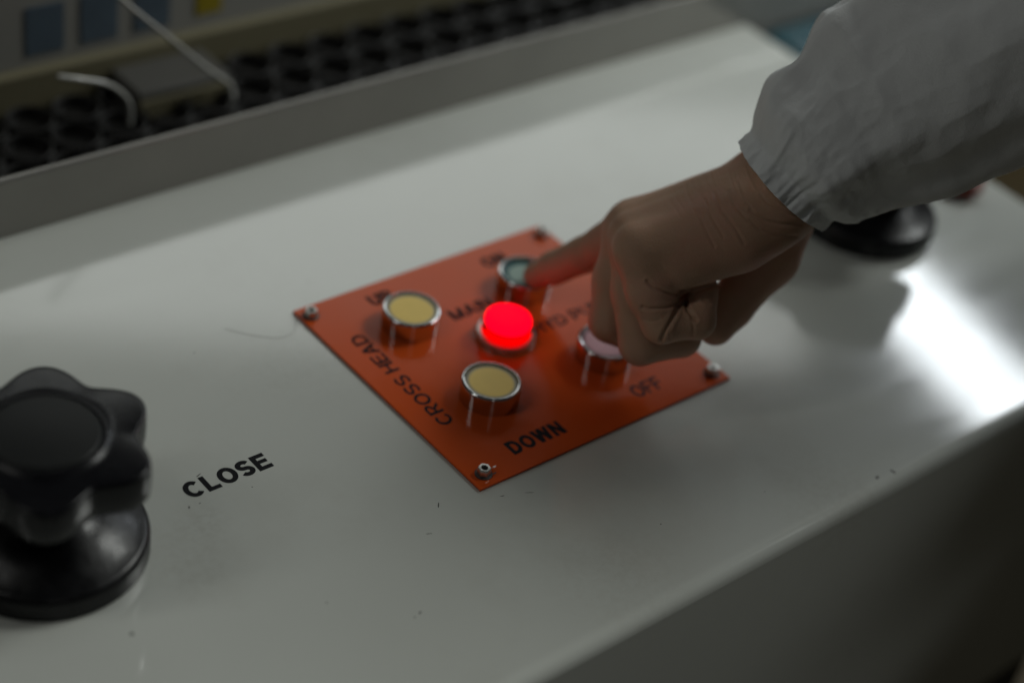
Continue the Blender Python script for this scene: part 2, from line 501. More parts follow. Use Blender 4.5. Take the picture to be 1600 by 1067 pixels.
def glyph(ch, t):
    """bold sans capital of cap height 1 as stroke groups, and its width"""
    h = t / 2
    def slant(x0, y0, x1, y1, w):
        return [[(x0 - w / 2, y0), (x0 + w / 2, y0), (x1 + w / 2, y1), (x1 - w / 2, y1)]]
    if ch == 'C': return [ribbon(ell(.40, .5, .40 - h, .5 - h, 42, 318, 28), t)], .78
    if ch == 'O': return [ribbon(ell(.41, .5, .41 - h, .5 - h, 0, 360, 36)[:-1], t, True)], .82
    if ch == 'L': return [ribbon([(h, 1), (h, h), (.6, h)], t)], .62
    if ch == 'E': return [ribbon([(.64, 1 - h), (h, 1 - h), (h, h), (.66, h)], t), ribbon([(t, .52), (.6, .52)], t * .95)], .67
    if ch == 'F': return [ribbon([(.62, 1 - h), (h, 1 - h), (h, 0)], t), ribbon([(t, .5), (.55, .5)], t * .95)], .62
    if ch == 'S':
        q = (1 - 2 * h) / 4
        return [ribbon(ell(.335, 1 - h - q, .335 - h, q, 22, 270, 18) + ell(.335, h + q, .335 - h, q, 90, -158, 18)[1:], t)], .68
    if ch == 'D': return [ribbon([(h, h), (.34, h)] + ell(.34, .5, .40 - h, .5 - h, -90, 90, 18)[1:-1] + [(.34, 1 - h), (h, 1 - h)], t, True)], .75
    if ch == 'P': return [ribbon([(h, 0), (h, 1 - h), (.38, 1 - h)] + ell(.38, .70, .30 - h, .30 - h, 90, -90, 12)[1:-1] + [(.38, .40), (t, .40)], t)], .68
    if ch == 'R': return [ribbon([(h, 0), (h, 1 - h), (.38, 1 - h)] + ell(.38, .72, .31 - h, .28 - h, 90, -90, 12)[1:-1] + [(.38, .44 + h * 0), (t, .44)], t),
                          slant(.60, 0, .40, .44 - h, t * 1.1)], .70
    if ch == 'N': return [slant(h, 0, h, 1, t), slant(.74 - h, 0, .74 - h, 1, t), slant(.74 - h * 1.15, 0, h * 1.15, 1, t * 1.15)], .74
    if ch == 'M': return [slant(h, 0, h, 1, t), slant(.88 - h, 0, .88 - h, 1, t), slant(.44 - h * .1, 0, h * 1.2, 1, t * 1.05), slant(.44 + h * .1, 0, .88 - h * 1.2, 1, t * 1.05)], .88
    if ch == 'H': return [slant(h, 0, h, 1, t), slant(.72 - h, 0, .72 - h, 1, t), ribbon([(t, .52), (.72 - t, .52)], t)], .72
    if ch == 'I': return [slant(h, 0, h, 1, t)], t
    if ch == 'U': return [ribbon([(h, 1), (h, .34)] + ell(.36, .34, .36 - h, .34 - h, 180, 360, 16)[1:-1] + [(.72 - h, .34), (.72 - h, 1)], t)], .72
    if ch == 'A': return [slant(h * 1.1, 0, .40, 1, t * 1.12), slant(.80 - h * 1.1, 0, .40, 1, t * 1.12), ribbon([(.24, .30), (.56, .30)], t * .9)], .80
    if ch == 'W': return [slant(h * 1.1, 1, .29, 0, t * 1.08), slant(.29, 0, .535, 1, t * 1.08), slant(.535, 1, .78, 0, t * 1.08), slant(.78, 0, 1.07 - h * 1.1, 1, t * 1.08)], 1.07
    if ch == 'Y': return [slant(.36, 0, .36, .45, t), slant(.36, .40, h * 1.1, 1, t * 1.12), slant(.36, .40, .72 - h * 1.1, 1, t * 1.12)], .72
    return [], .30


def text_mesh(name, body, x, y, z, width, height, mat_, parent, rot=0.0, weight=0.23, gap=0.07, world_parent_loc=(0, 0, 0)):
    """printed word of bold sans capitals, width x height mm, lower left corner at x,y (turned by rot about it)"""
    quads, pen = [], 0.0
    for i, ch in enumerate(body):
        g, w = glyph(ch, weight)
        for k, grp in enumerate(g):
            for q in grp:
                quads.append([(pen + px_, py_, 0.012 * k) for px_, py_ in q])
        pen += w + (gap if ch != ' ' else 0)
    pen -= gap
    V, F = [], []
    c, s_ = math.cos(rot), math.sin(rot)
    for q in quads:
        F.append(tuple(range(len(V), len(V) + 4)))
        for u, v, dz in q:
            u = u / pen * width; v = v * height
            V.append((x + c * u - s_ * v - world_parent_loc[0], y + s_ * u + c * v - world_parent_loc[1], z + dz - world_parent_loc[2]))
    return obj(name, V, F, mat_, parent, smooth=False)


text_mesh('lettering', 'CLOSE', -115.8, 62.4, 0.05, 44.3, 10.5, M_ink, console, world_parent_loc=(0, 0, -900))

def fleck(x, y, a, b, ang, m, z=0.05):
    bm = bmesh.new()
    k = [rng.uniform(0.7, 1.3) for _ in range(9)]
    v = []
    for i in range(9):
        t = 2 * math.pi * i / 9
        u, w = a * k[i] * math.cos(t), b * k[i] * math.sin(t)
        v.append(bm.verts.new((x + u * math.cos(ang) - w * math.sin(ang), y + u * math.sin(ang) + w * math.cos(ang), z + 900)))
    bm.faces.new(v)
    return bobj('paint_chip', bm, m, console, smooth=False)


M_chip = mat('chipped_primer', (0.06, 0.055, 0.05), rough=0.7)
for x, y, a, b, an in ((-113.6, 58.4, 0.5, 0.35, 0.3), (-119.0, 58.6, 0.7, 0.4, 1.0), (-88.0, 55.6, 0.4, 0.3, 0), (-104.6, 74.2, 1.6, 0.3, 0.3), (-22, 3, 1.6, 0.35, 0.9),
                      (-69.5, -45.5, 0.9, 0.45, 0.4), (-73, -46.5, 0.5, 0.3, 0), (-37, -9.5, 1.5, 0.2, -0.4), (178, -92.2, 1.2, 0.7, 0.2), (188.5, -93.6, 0.6, 2.0, 0.15),
                      (20, -12, 2.2, 0.16, -0.5), (7.5, -7.3, 1.4, 0.2, -0.35), (-150, 140, 0.6, 0.4, 0), (-60, 150, 0.5, 0.3, 0), (120, -70, 0.4, 0.3, 0), (-100, -20, 0.4, 0.35, 0), (60, -60, 0.45, 0.3, 1)):
    fleck(x, y, a, b, an, M_chip)
V, F = tube([(-37, 159, 0.25), (-28, 148, 0.3), (-18, 140, 0.35), (-9, 140, 0.3), (-3, 146, 0.5), (0, 151, 1.9)], 0.075, 6)
hr = obj('loose_thread', V, F, M_strip)
tag(hr, 'fine loose thread lying on the console beside the plate corner', 'thread')

# ------------------------------------------------------------------ orange control plate
PW, PH, PT = 166.4, 153.5, 1.6
plate = empty('control_plate', (PW / 2, PH / 2, 0))
PC = (PW / 2, PH / 2, 0)
tag(plate, 'square glossy orange enamel control plate screwed to the console top', 'control plate')
bm = bmesh.new()
box(bm, -PW / 2, PW / 2, -PH / 2, PH / 2, 0.3, PT, 0.35, 2)
bobj('panel', bm, M_plate, plate)
bm = bmesh.new()
box(bm, -PW / 2 + .25, PW / 2 - .25, -PH / 2 + .25, PH / 2 - .25, 0.02, 0.3)
bobj('gasket', bm, M_plate_edge, plate, smooth=False)
tz = PT + 0.05
text_mesh('lettering', 'DOWN', 29.6, 10.4, tz, 33.6, 9.2, M_ink, plate, world_parent_loc=PC)
text_mesh('lettering', 'CROSS HEAD', 20.0, 44.0, tz, 77.5, 8.4, M_ink, plate, rot=math.pi / 2, weight=0.17, world_parent_loc=PC)
text_mesh('lettering', 'UP', 39.0, 136.8, tz, 14.5, 8.6, M_ink, plate, world_parent_loc=PC)
text_mesh('lettering', 'ON', 113.4, 134.8, tz, 15.5, 8.8, M_ink, plate, world_parent_loc=PC)
text_mesh('lettering', 'OFF', 111.8, 11.8, tz, 19.5, 9.0, M_ink, plate, weight=0.17, world_parent_loc=PC)
text_mesh('lettering', 'MAIN', 69.0, 106.4, tz, 27.0, 8.6, M_ink, plate, weight=0.18, world_parent_loc=PC)
text_mesh('lettering', 'HYD PUMP', 99.5, 76.5, tz, 58.0, 8.0, M_ink, plate, weight=0.17, world_parent_loc=PC)


def hexnut(parent, x, y, rot):
    bm = bmesh.new()
    n = 6
    def ring(r, z, k=6, ph=0.0):
        return [bm.verts.new((r * math.cos(2 * math.pi * i / k + ph), r * math.sin(2 * math.pi * i / k + ph), z)) for i in range(k)]
    k = 36
    def hexr(a, f):
        b = (a % (math.pi / 3)) - math.pi / 6
        return f * 2.9 / math.cos(b)
    rows = []
    for z, f, cap in ((0, 1, 9), (3.2, 1, 9), (3.9, 0.98, 3.2), (4.2, 0.9, 2.95)):
        rows.append([bm.verts.new((min(hexr(2 * math.pi * i / k, f), cap) * math.cos(2 * math.pi * i / k),
                                   min(hexr(2 * math.pi * i / k, f), cap) * math.sin(2 * math.pi * i / k), z)) for i in range(k)])
    rows.append(ring(1.75, 4.25, k)); rows.append(ring(1.55, 4.0, k)); rows.append(ring(1.5, 1.2, k))
    for a, b in zip(rows[:-1], rows[1:]):
        for i in range(k):
            bm.faces.new((a[i], a[(i + 1) % k], b[(i + 1) % k], b[i]))
    o = bobj('fixing_nut', bm, M_nut, parent)
    o.location = Vector((x - PC[0], y - PC[1], PT)) * S
    o.rotation_euler = (0, 0, rot)
    bm = bmesh.new()
    lathe(bm, [(1.5, 0.2), (1.5, 1.6), (1.0, 1.9)], 20)
    bobj('stud', bm, M_dark, o)
    bm = bmesh.new()
    lathe(bm, [(4.3, 0.0), (4.3, 0.35), (4.0, 0.55), (2.2, 0.55)], 32)
    bobj('washer', bm, M_plate_edge, o)


for x, y, r in ((8.0, 7.6, 0.3), (5.6, 145.6, 0.7), (159.8, 7.4, 0.1), (160.6, 145.4, 0.5)):
    hexnut(plate, x, y, r)

# pale scuffs on the plate next to the near nut
for i, (x, y, a, b) in enumerate(((15.8, 9.0, 1.0, 0.5), (12.6, 5.4, 1.4, 0.5))):
    bm = bmesh.new()
    v = [bm.verts.new((x - PC[0] + a * math.cos(t) * (1 + .3 * math.sin(3 * t)), y - PC[1] + b * math.sin(t) * (1 + .3 * math.cos(2 * t)), PT + 0.04)) for t in np.linspace(0, 6.283, 14)[:-1]]
    bm.faces.new(v)
    bobj('scuff', bm, M_nut if i == 0 else M_plate_edge, plate, smooth=False)


# ------------------------------------------------------------------ push buttons
def push_button(x, y, lens, label, h=12.2, press=0.0):
    t = empty('push_button', (x, y, PT))
    tag(t, label, 'push button', 'chrome rimmed push buttons on the orange plate')
    h -= PT
    bm = bmesh.new()
    prof = [(15.0, 0)] + [(15.0, h - 1.1)] + arcprof(13.9, h - 1.1, 1.1, 10, 100, 6) + \
           [(13.3, h - 0.1), (12.9, h - 0.7), (12.8, h - 5)]
    lathe(bm, prof, 72, closed_top=False)
    bobj('bezel', bm, M_chrome, t)
    bm = bmesh.new()
    hh = h - 1.0 - press
    lathe(bm, [(12.6, h - 6), (12.6, hh - 0.5), (12.3, hh - 0.1), (11.2, hh), (6, hh), (0.8, hh)], 64)
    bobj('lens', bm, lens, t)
    return t


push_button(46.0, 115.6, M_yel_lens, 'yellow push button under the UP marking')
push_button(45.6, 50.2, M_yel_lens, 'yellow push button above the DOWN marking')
push_button(119.6, 112.0, M_grn_lens, 'green push button being pressed by the index finger', press=1.2)
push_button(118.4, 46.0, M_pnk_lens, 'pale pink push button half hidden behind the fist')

# red indicator lamp
lamp = empty('indicator_lamp', (83.5, 83.5, PT))
tag(lamp, 'round red indicator lamp lit brightly in the middle of the plate', 'indicator lamp')
bm = bmesh.new()
lathe(bm, [(15.4, 0), (15.4, 3.0), (14.9, 3.9), (13.4, 4.2), (13.0, 3.4), (12.4, 2.6)], 64)
bobj('flange', bm, M_nut, lamp)
bm = bmesh.new()
lathe(bm, [(12.6, 2.0), (12.9, 4.0), (12.8, 7.8), (12.4, 8.4), (11.2, 8.5)], 64)
bobj('lens_body', bm, M_glow_side, lamp)
bm = bmesh.new()
lathe(bm, [(11.2, 9.3), (12.0, 9.5), (12.3, 10.2), (12.3, 11.6), (12.0, 12.6), (11.0, 13.3), (7, 13.8), (2, 14.0)], 64)
bobj('lens_cap', bm, M_glow_top, lamp)
bm = bmesh.new()
lathe(bm, [(11.6, 8.0), (11.6, 9.6)], 48)
bobj('lens_seam', bm, M_redlens, lamp)
for k_, (dx_, dy_) in enumerate(((-0.80, 0.52), (0.72, -0.62))):
    bm = bmesh.new()
    box(bm, -1.2, 1.0, -4.2, 4.2, 7.8, 10.0, 0.4)
    o = bobj('lens_clip', bm, M_redlens, lamp)
    o.location = Vector((dx_ * 12.6, dy_ * 12.6, 0)) * S
    o.rotation_euler = (0, 0, math.atan2(dy_, dx_))


# ------------------------------------------------------------------ lobed clamp knobs
def clamp_knob(x, y, label, rot=0.0):
    t = empty('clamp_knob', (x, y, 0), rot)
    tag(t, label, 'clamp knob', 'black six lobed clamp knobs on the console')
    bm = bmesh.new()
    prof = [(42.5, 0.1), (43.2, 0.9), (43.2, 8.5)] + arcprof(39.2, 8.5, 4.0, 5, 75, 6) + [(36.5, 13.6), (31, 17.2), (24, 20.8), (18.5, 22.8), (16.5, 24.5), (16, 26)]
    lathe(bm, prof, 96)
    bobj('base', bm, M_base, t)
    bm = bmesh.new()
    lathe(bm, [(17, 24), (16.5, 34), (17.5, 40), (21, 46)], 64)
    bobj('neck', bm, M_black, t)
    # lobed grip: one outline swept through a rounded section
    bm = bmesh.new()
    n = 216
    def rad(a):
        c = math.cos(6 * (a - math.radians(3)))
        u = (c + 1) / 2
        return 36.6 + 9.0 * u ** 0.85
    rows = []
    def row(fr, z):
        rows.append([bm.verts.new((fr(2 * math.pi * i / n) * math.cos(2 * math.pi * i / n), fr(2 * math.pi * i / n) * math.sin(2 * math.pi * i / n), z)) for i in range(n)])
    for u, z in ((1.0, 45.5), (0.6, 45.6), (0.25, 45.8)):
        row(lambda a: (rad(a) - 1.6) * (1 - u) + 20 * u, z)
    for d, z in ((-1.5, 46.0), (-0.5, 46.4), (0, 47.4), (0.25, 54.0), (0, 60.6), (-0.15, 61.3), (-0.6, 62.0), (-1.3, 62.35)):
        row(lambda a: rad(a) + d, z)
    for u in (0.10, 0.25, 0.5, 0.75, 1.0):
        row(lambda a: (rad(a) - 1.3) * (1 - u) + 25.6 * u, 62.35 + 1.5 * u)
    for r_, z in ((25.2, 64.4), (24.4, 64.9), (23.4, 64.8), (22.8, 63.5)):
        row(lambda a: r_, z)
    for a, b in zip(rows[:-1], rows[1:]):
        for i in range(n):
            bm.faces.new((a[i], a[(i + 1) % n], b[(i + 1) % n], b[i]))
    bm.faces.new(rows[0][::-1]); bm.faces.new(rows[-1])
    bobj('grip', bm, M_black, t, sharp=50)
    bm = bmesh.new()
    lathe(bm, [(22.5, 63.0), (22.5, 64.6), (21.8, 65.3), (14, 66.0), (6, 66.4), (1, 66.5)], 64)
    bobj('cap', bm, M_cap, t)
    return t


clamp_knob(-183, 68, 'black lobed clamp knob beside the word CLOSE')
clamp_knob(349, 70, 'black lobed clamp knob under the white sleeve', 0.35)

# dark red mushroom button peeping out behind the sleeve
rb = empty('mushroom_button', (434, 62, 0))
tag(rb, 'small dark red mushroom button behind the sleeve near the console end', 'button')
bm = bmesh.new()
lathe(bm, [(8, 0), (8, 1.6), (7, 2.2)], 40)
bobj('collar', bm, M_dark, rb)
bm = bmesh.new()
lathe(bm, [(6, 2.2), (13, 2.9)] + arcprof(9.5, 6.4, 4.5, -40, 85, 8) + [(5, 11.5), (1, 11.9)], 48)
bobj('head', bm, M_redknob, rb)

# ------------------------------------------------------------------ behind the strip: ring mat, cabinet, hoses
mt = empty('ring_mat', (60, 338, -6))
tag(mt, 'black rubber ring mat lying behind the console strip', 'rubber mat')
bm = bmesh.new()
box(bm, -560, 460, -54, 52, -4, -0.5)
bobj('base_sheet', bm, M_rubber, mt, smooth=False)
bm = bmesh.new()
lathe(bm, [(14.6, 0), (14.6, 5)] + arcprof(13.4, 5.2, 1.2, 0, 180, 4) + [(12.2, 0)], 16, closed_top=False, closed_bot=False)
ring0 = bobj('ring', bm, M_rubber, mt)
first = True
for j in range(4):
    for i in range(28):
        o = ring0 if first else ring0.copy()
        if not first:
            col.objects.link(o); o.parent = mt
        first = False
        o.location = Vector((-430 + i * 29.6 + (14.8 if j % 2 else 0), -41 + j * 26, 0)) * S

cab = empty('machine_cabinet', (-150, 520, -900))
CB = np.array([-150, 520, -900])
tag(cab, 'grey machine cabinet with blue and yellow labels behind the mat', 'cabinet')
def cbox(name, x0, x1, y0, y1, z0, z1, m, bev=1.0):
    bm = bmesh.new()
    box(bm, x0 - CB[0], x1 - CB[0], y0 - CB[1], y1 - CB[1], z0 - CB[2], z1 - CB[2], bev)
    return bobj(name, bm, m, cab)
cbox('body', -900, 420, 400, 800, -900, 112, M_cab, 3)
cbox('base_trim', -900, 420, 392, 400, -8, 18, M_trim, 2)
cbox('foot', 31, 93, 358, 392, -7, 9, M_foot, 2)
cbox('foot_edge', 31, 93, 355.5, 358, -7, 4, M_trim, 0.5)
for i, (x, w) in enumerate(((-6.5, 24), (28.2, 24), (63.2, 24))):
    cbox('label_sticker', x - w / 2, x + w / 2, 399.3, 400, 24, 55, M_blue, 0.1)
cbox('label_sticker', 93.5, 111.5, 399.3, 400, 26, 58, M_yellow, 0.1)

V, F = tube([(-20, 372, 130), (2, 362, 98), (14, 355, 78), (43.4, 350, 48.4), (70, 349, 22), (85, 349, 9), (88, 347, 1), (84, 343, -4)], 1.35)
t1 = obj('plastic_hose', V, F, M_steel)
tag(t1, 'long pale plastic hose slanting down to the ring mat', 'hose', 'pale hoses in front of the cabinet')
V, F = tube([(-24, 352, 38), (-12, 350, 34.5), (4.2, 350, 27.7), (15, 350, 18.5), (20, 350, 9), (20.5, 350, -4)], 1.45)
t2 = obj('plastic_hose', V, F, M_steel)
tag(t2, 'short pale plastic hose arching low over the ring mat', 'hose', 'pale hoses in front of the cabinet')

# teal bin beyond the end of the console
bn = empty('waste_bin', (545, 215, -900))
tag(bn, 'tall teal plastic bin beyond the far end of the console', 'bin')
bm = bmesh.new()
box(bm, -60, 75, -50, 57, 0, 880, 12, 4)
for v in bm.verts:
    f = 0.82 + 0.18 * v.co.z / 880
    v.co.x *= f; v.co.y *= f
bobj('body', bm, M_teal, bn)
bm = bmesh.new()
box(bm, -66, 81, -56, 60, 880, 892, 4, 3)
bobj('rim', bm, M_teal, bn)

# ------------------------------------------------------------------ the person's forearm, hand and sleeve
person = empty('person', tuple(at(1400, 200, 850)))
PL = np.array(at(1400, 200, 850))
tag(person, 'person in a white elastic cuffed sleeve pressing the green button with an index finger', 'person')


def A(px, py, d, r):
    return (np.array(at(px, py, d)), r)


MCPp, MCPr, MCPm, MCPi = A(1003, 392, 846, 12.6), A(995, 374, 863, 12.8), A(988, 362, 883, 13.2), A(990, 354, 903, 12.6)
palm = [
    [A(1195, 332, 848, 18), MCPp], [A(1190, 315, 860, 17.5), MCPr], [A(1185, 302, 874, 17), MCPm], [A(1178, 296, 890, 15.5), MCPi],
    [A(1220, 318, 852, 16), A(1150, 368, 848, 16), A(1062, 408, 850, 14.5)],          # heel of the hand, little finger side
    [A(1205, 330, 885, 16), A(1100, 390, 880, 14)],                                        # hollow of the palm
    [A(1222, 302, 859, 19.5), A(1310, 238, 862, 20), A(1420, 165, 862, 20)],             # wrist, ulnar
    [A(1210, 284, 882, 19.5), A(1300, 220, 880, 18), A(1420, 165, 876, 20)],               # wrist, radial
    [A(1226, 350, 888, 13.5), A(1200, 400, 893, 14.5)],                                     # ball of the thumb
]
prox = {
    'little': [MCPp, A(1016, 452, 849, 11.6), A(1034, 506, 852, 9.6)],
    'ring': [MCPr, A(996, 455, 867, 12.2), A(1000, 537, 872, 10.4)],
    'middle': [MCPm, A(964, 438, 887, 12.0), A(953, 503, 889, 10.4)],
    'index': [MCPi, A(948, 380, 914, 10.2), A(912, 398, 924, 9.5)],
    'thumb': [A(1200, 400, 893, 14.5), A(1142, 478, 890, 11.6)],
}
dist_ = {
    'little': [A(1034, 506, 852, 9.6), A(1089, 501, 856, 8.8), A(1098, 452, 860, 7.8)],
    'ring': [A(1000, 537, 872, 10.4), A(1064, 527, 878, 9.6), A(1078, 470, 884, 8.6)],
    'middle': [A(953, 503, 889, 10.4), A(1012, 530, 895, 9.6), A(1040, 486, 902, 8.6)],
    'index': [A(912, 398, 924, 9.5), A(866, 418, 935, 8.6), A(839, 430, 942, 7.5)],
    'thumb': [A(1142, 478, 890, 11.6), A(1118, 511, 886, 9.4)],
}
pts = np.array([p for c in palm + list(prox.values()) + list(dist_.values()) for p, r in c])
VOX = 1.0
lo = pts.min(0) - 40; hi = pts.max(0) + 40
nx, ny, nz = [int(v) for v in np.ceil((hi - lo) / VOX)]
gx, gy, gz = np.meshgrid(np.arange(nx, dtype=np.float32) * VOX + lo[0], np.arange(ny, dtype=np.float32) * VOX + lo[1], np.arange(nz, dtype=np.float32) * VOX + lo[2], indexing='ij')


def cone(a, b):
    (p, r0), (q, r1) = a, b
    d = q - p
    L2 = float(d @ d)
    h = np.clip(((gx - p[0]) * d[0] + (gy - p[1]) * d[1] + (gz - p[2]) * d[2]) / L2, 0, 1)
    return np.sqrt((gx - p[0] - h * d[0]) ** 2 + (gy - p[1] - h * d[1]) ** 2 + (gz - p[2] - h * d[2]) ** 2) - (r0 + (r1 - r0) * h)


def smin(a, b, k):
    h = np.clip(k - np.abs(a - b), 0, None) / k
    return np.minimum(a, b) - h * h * k * 0.25


def chain(c, k):
    f = None
    for a, b in zip(c[:-1], c[1:]):
        g = cone(a, b)
        f = g if f is None else smin(f, g, k)
    return f


pal = None
for c in palm:
    g = chain(c, 6)
    pal = g if pal is None else smin(pal, g, 9)
body = None
for k_, c in prox.items():
    g = smin(pal, chain(c, 4), 7)
    body = g if body is None else smin(body, g, 1.6)
for k_, c in dist_.items():
    body = smin(body, chain(c, 3), 2.2)
del gx, gy, gz, pal, g

import openvdb
grid = openvdb.FloatGrid(background=5.0)
body = np.clip(body, -5, 5).astype(np.float32)
grid.copyFromArray(body)
mv, mt_, mq = grid.convertToPolygons(isovalue=0.0, adaptivity=0.0)
hv = np.array(mv, float) * VOX + lo
faces = [tuple(int(i) for i in q[::-1]) for q in mq] + [tuple(int(i) for i in t[::-1]) for t in mt_]
me = bpy.data.meshes.new('hand')
me.from_pydata([tuple((v - PL) * S) for v in hv], [], faces)
me.update()
# smooth lightly
bm = bmesh.new(); bm.from_mesh(me)
for _ in range(3):
    bmesh.ops.smooth_vert(bm, verts=bm.verts, factor=0.5, use_axis_x=True, use_axis_y=True, use_axis_z=True)
fe = [e for e in bm.edges if ((np.array(e.verts[0].co) / S + PL - CAM) @ RC[2]) < 880]
bmesh.ops.subdivide_edges(bm, edges=fe, cuts=1, use_grid_fill=True)
for _ in range(2):
    bmesh.ops.smooth_vert(bm, verts=bm.verts, factor=0.5, use_axis_x=True, use_axis_y=True, use_axis_z=True)
bmesh.ops.recalc_face_normals(bm, faces=bm.faces)
print('hand verts', len(bm.verts))
bm.to_mesh(me); bm.free()
n = len(me.vertices)
co = np.empty(n * 3); me.vertices.foreach_get('co', co); co = co.reshape(-1, 3) / S + PL
no = np.empty(n * 3); me.vertices.foreach_get('normal', no); no = no.reshape(-1, 3)
cc = (co - CAM) @ RC.T
uv = np.stack([800 + FPX * cc[:, 0] / cc[:, 2], 533.5 + FPX * cc[:, 1] / cc[:, 2]], 1)
facing = -(no * (co - CAM)).sum(1) / np.linalg.norm(co - CAM, axis=1)
near = (cc[:, 2] < 872) & (facing > 0.05)


def polydist(P, line):
    best = np.full(len(P), 1e9)
    for a, b in zip(line[:-1], line[1:]):
        a = np.array(a, float); b = np.array(b, float); d = b - a
        h = np.clip(((P - a) @ d) / (d @ d), 0, 1)
        best = np.minimum(best, np.linalg.norm(P - a - h[:, None] * d, axis=1))
    return best


disp = np.zeros(n)
creases = [  # (line over the side of the hand, depth mm, half width px)
    ([(1062, 462), (1042, 459), (1022, 450), (1012, 440)], 0.9, 2.6), ([(1060, 474), (1040, 481), (1014, 483), (1004, 480)], 0.9, 2.6),
    ([(1062, 474), (1052, 496), (1038, 520), (1034, 530)], 1.5, 2.8), ([(1069, 468), (1076, 485), (1087, 500)], 1.3, 2.6),
    ([(1066, 458), (1092, 452), (1124, 443)], 1.3, 3.4), ([(1030, 500), (1016, 503), (1006, 500)], 0.35, 2.4), ([(1048, 510), (1046, 522), (1048, 532)], 0.3, 2.2),
    ([(1080, 498), (1084, 512), (1083, 524)], 0.35, 2.2), ([(1100, 470), (1108, 474), (1116, 472)], 0.3, 2.2),
    ([(1172, 345), (1188, 359), (1210, 369), (1243, 370)], 0.55, 2.6), ([(1172, 330), (1196, 345), (1222, 351), (1252, 352)], 0.55, 2.4),
    ([(1115, 302), (1128, 330), (1150, 358), (1162, 380)], 0.45, 2.4), ([(1102, 312), (1112, 340), (1130, 370)], 0.35, 2.2),
    ([(1138, 300), (1148, 322), (1168, 345)], 0.35, 2.2), ([(1152, 286), (1160, 310), (1178, 330)], 0.3, 2.0),
    ([(1090, 330), (1104, 362), (1116, 385)], 0.28, 2.2), ([(1165, 262), (1178, 292), (1200, 318), (1240, 338)], 0.3, 2.0),
    ([(1180, 262), (1196, 292), (1222, 316), (1254, 332)], 0.3, 2.0),
]
for line, dep, w in creases:
    d = polydist(uv, line)
    disp -= near * dep * np.exp(-(d / w) ** 2)
    disp += near * dep * 0.22 * np.exp(-((d - 2.4 * w) / (1.2 * w)) ** 2)
# fine parallel skin folds over the wrist
for i in range(34):
    x0 = 1040 + i * 5.6 + rng.uniform(-3, 3); y0 = 292 - i * 1.6 + rng.uniform(-12, 12)
    L_ = rng.uniform(0.5, 1.1)
    line = [(x0, y0), (x0 + (6 + rng.uniform(-3, 3)) * L_, y0 + 26 * L_), (x0 + (22 + rng.uniform(-6, 6)) * L_, y0 + 58 * L_ + rng.uniform(-6, 6))]
    d = polydist(uv, line)
    disp -= near * rng.uniform(0.06, 0.15) * np.exp(-(d / 1.7) ** 2)
for i in range(26):      # short lines over the curled little finger and the heel of the hand
    x0 = rng.uniform(1000, 1180); y0 = rng.uniform(380, 530)
    an = rng.uniform(-0.5, 0.9); L_ = rng.uniform(10, 26)
    d = polydist(uv, [(x0, y0), (x0 + L_ * math.cos(an), y0 + L_ * math.sin(an))])
    disp -= near * rng.uniform(0.05, 0.12) * np.exp(-(d / 1.6) ** 2)
disp -= near * 6.5 * np.exp(-(np.hypot((uv[:, 0] - 1066) / 5.5, (uv[:, 1] - 466) / 7.5)) ** 2)
# soft irregularity over everything
for s_, a_ in ((0.11, 0.28), (0.23, 0.14)):
    ph = rng.uniform(0, 6.28, 3)
    disp += a_ * np.sin(co[:, 0] * s_ + ph[0] + 1.3 * np.sin(co[:, 1] * s_ * .7)) * np.sin(co[:, 1] * s_ + ph[1]) * np.sin(co[:, 2] * s_ + ph[2])
co2 = (co + no * disp[:, None] - PL) * S
me.vertices.foreach_set('co', co2.ravel())
me.update()
hand = finish('hand', me, M_skin, person)

# sleeve: swept rings from the cuff edge up the forearm to the shoulder
st = [  # px, py, depth, angle of the across direction (deg below the horizontal, in the picture), half width across px, half depth mm
    (1222, 289, 867, 46, 94, 40),
    (1228, 284, 867, 46, 94, 39),
    (1238, 275, 867, 47, 98, 39.5),
    (1252, 263, 866, 50, 108, 40),
    (1270, 243, 864, 55, 120, 41),
    (1294, 222, 862, 60, 132, 42),
    (1330, 190, 860, 64, 146, 40),
    (1372, 168, 858, 66, 156, 43),
    (1420, 140, 856, 67, 172, 45),
    (1480, 103, 853, 68, 182, 48),
    (1550, 62, 850, 68, 193, 51),
    (1640, 6, 846, 68, 210, 55),
    (1760, -70, 842, 66, 235, 60),
    (1900, -190, 842, 60, 245, 64),
    (2040, -360, 850, 55, 260, 70),
]
K = []
for a, b in zip(st[:-1], st[1:]):
    m_ = 14 if a[0] < 1400 else 10
    for i in range(m_):
        u = i / m_
        K.append([a[j] * (1 - u) + b[j] * u for j in range(6)])
K.append(list(st[-1]))
K = np.array(K)
for _ in range(14):
    K[1:-1] = 0.25 * K[:-2] + 0.5 * K[1:-1] + 0.25 * K[2:]
NA = 400
th = np.linspace(0, 2 * np.pi, NA, endpoint=False)
sl = np.concatenate([[0], np.cumsum(np.linalg.norm(np.diff(K[:, :2], axis=0), axis=1))]) / 3.25     # mm along
ph = rng.uniform(0, 6.28, 12)


def gather(nc, seed):
    g_ = np.random.default_rng(seed)
    a = np.sort(g_.uniform(0, 2 * np.pi, nc)); v_ = g_.uniform(-1, 1, nc)
    aa = np.concatenate([a - 2 * np.pi, a, a + 2 * np.pi]); vv = np.concatenate([v_] * 3)
    y = np.interp(th, aa, vv)
    for _ in range(3):
        y = (np.roll(y, 1) + 2 * y + np.roll(y, -1)) / 4
    return y


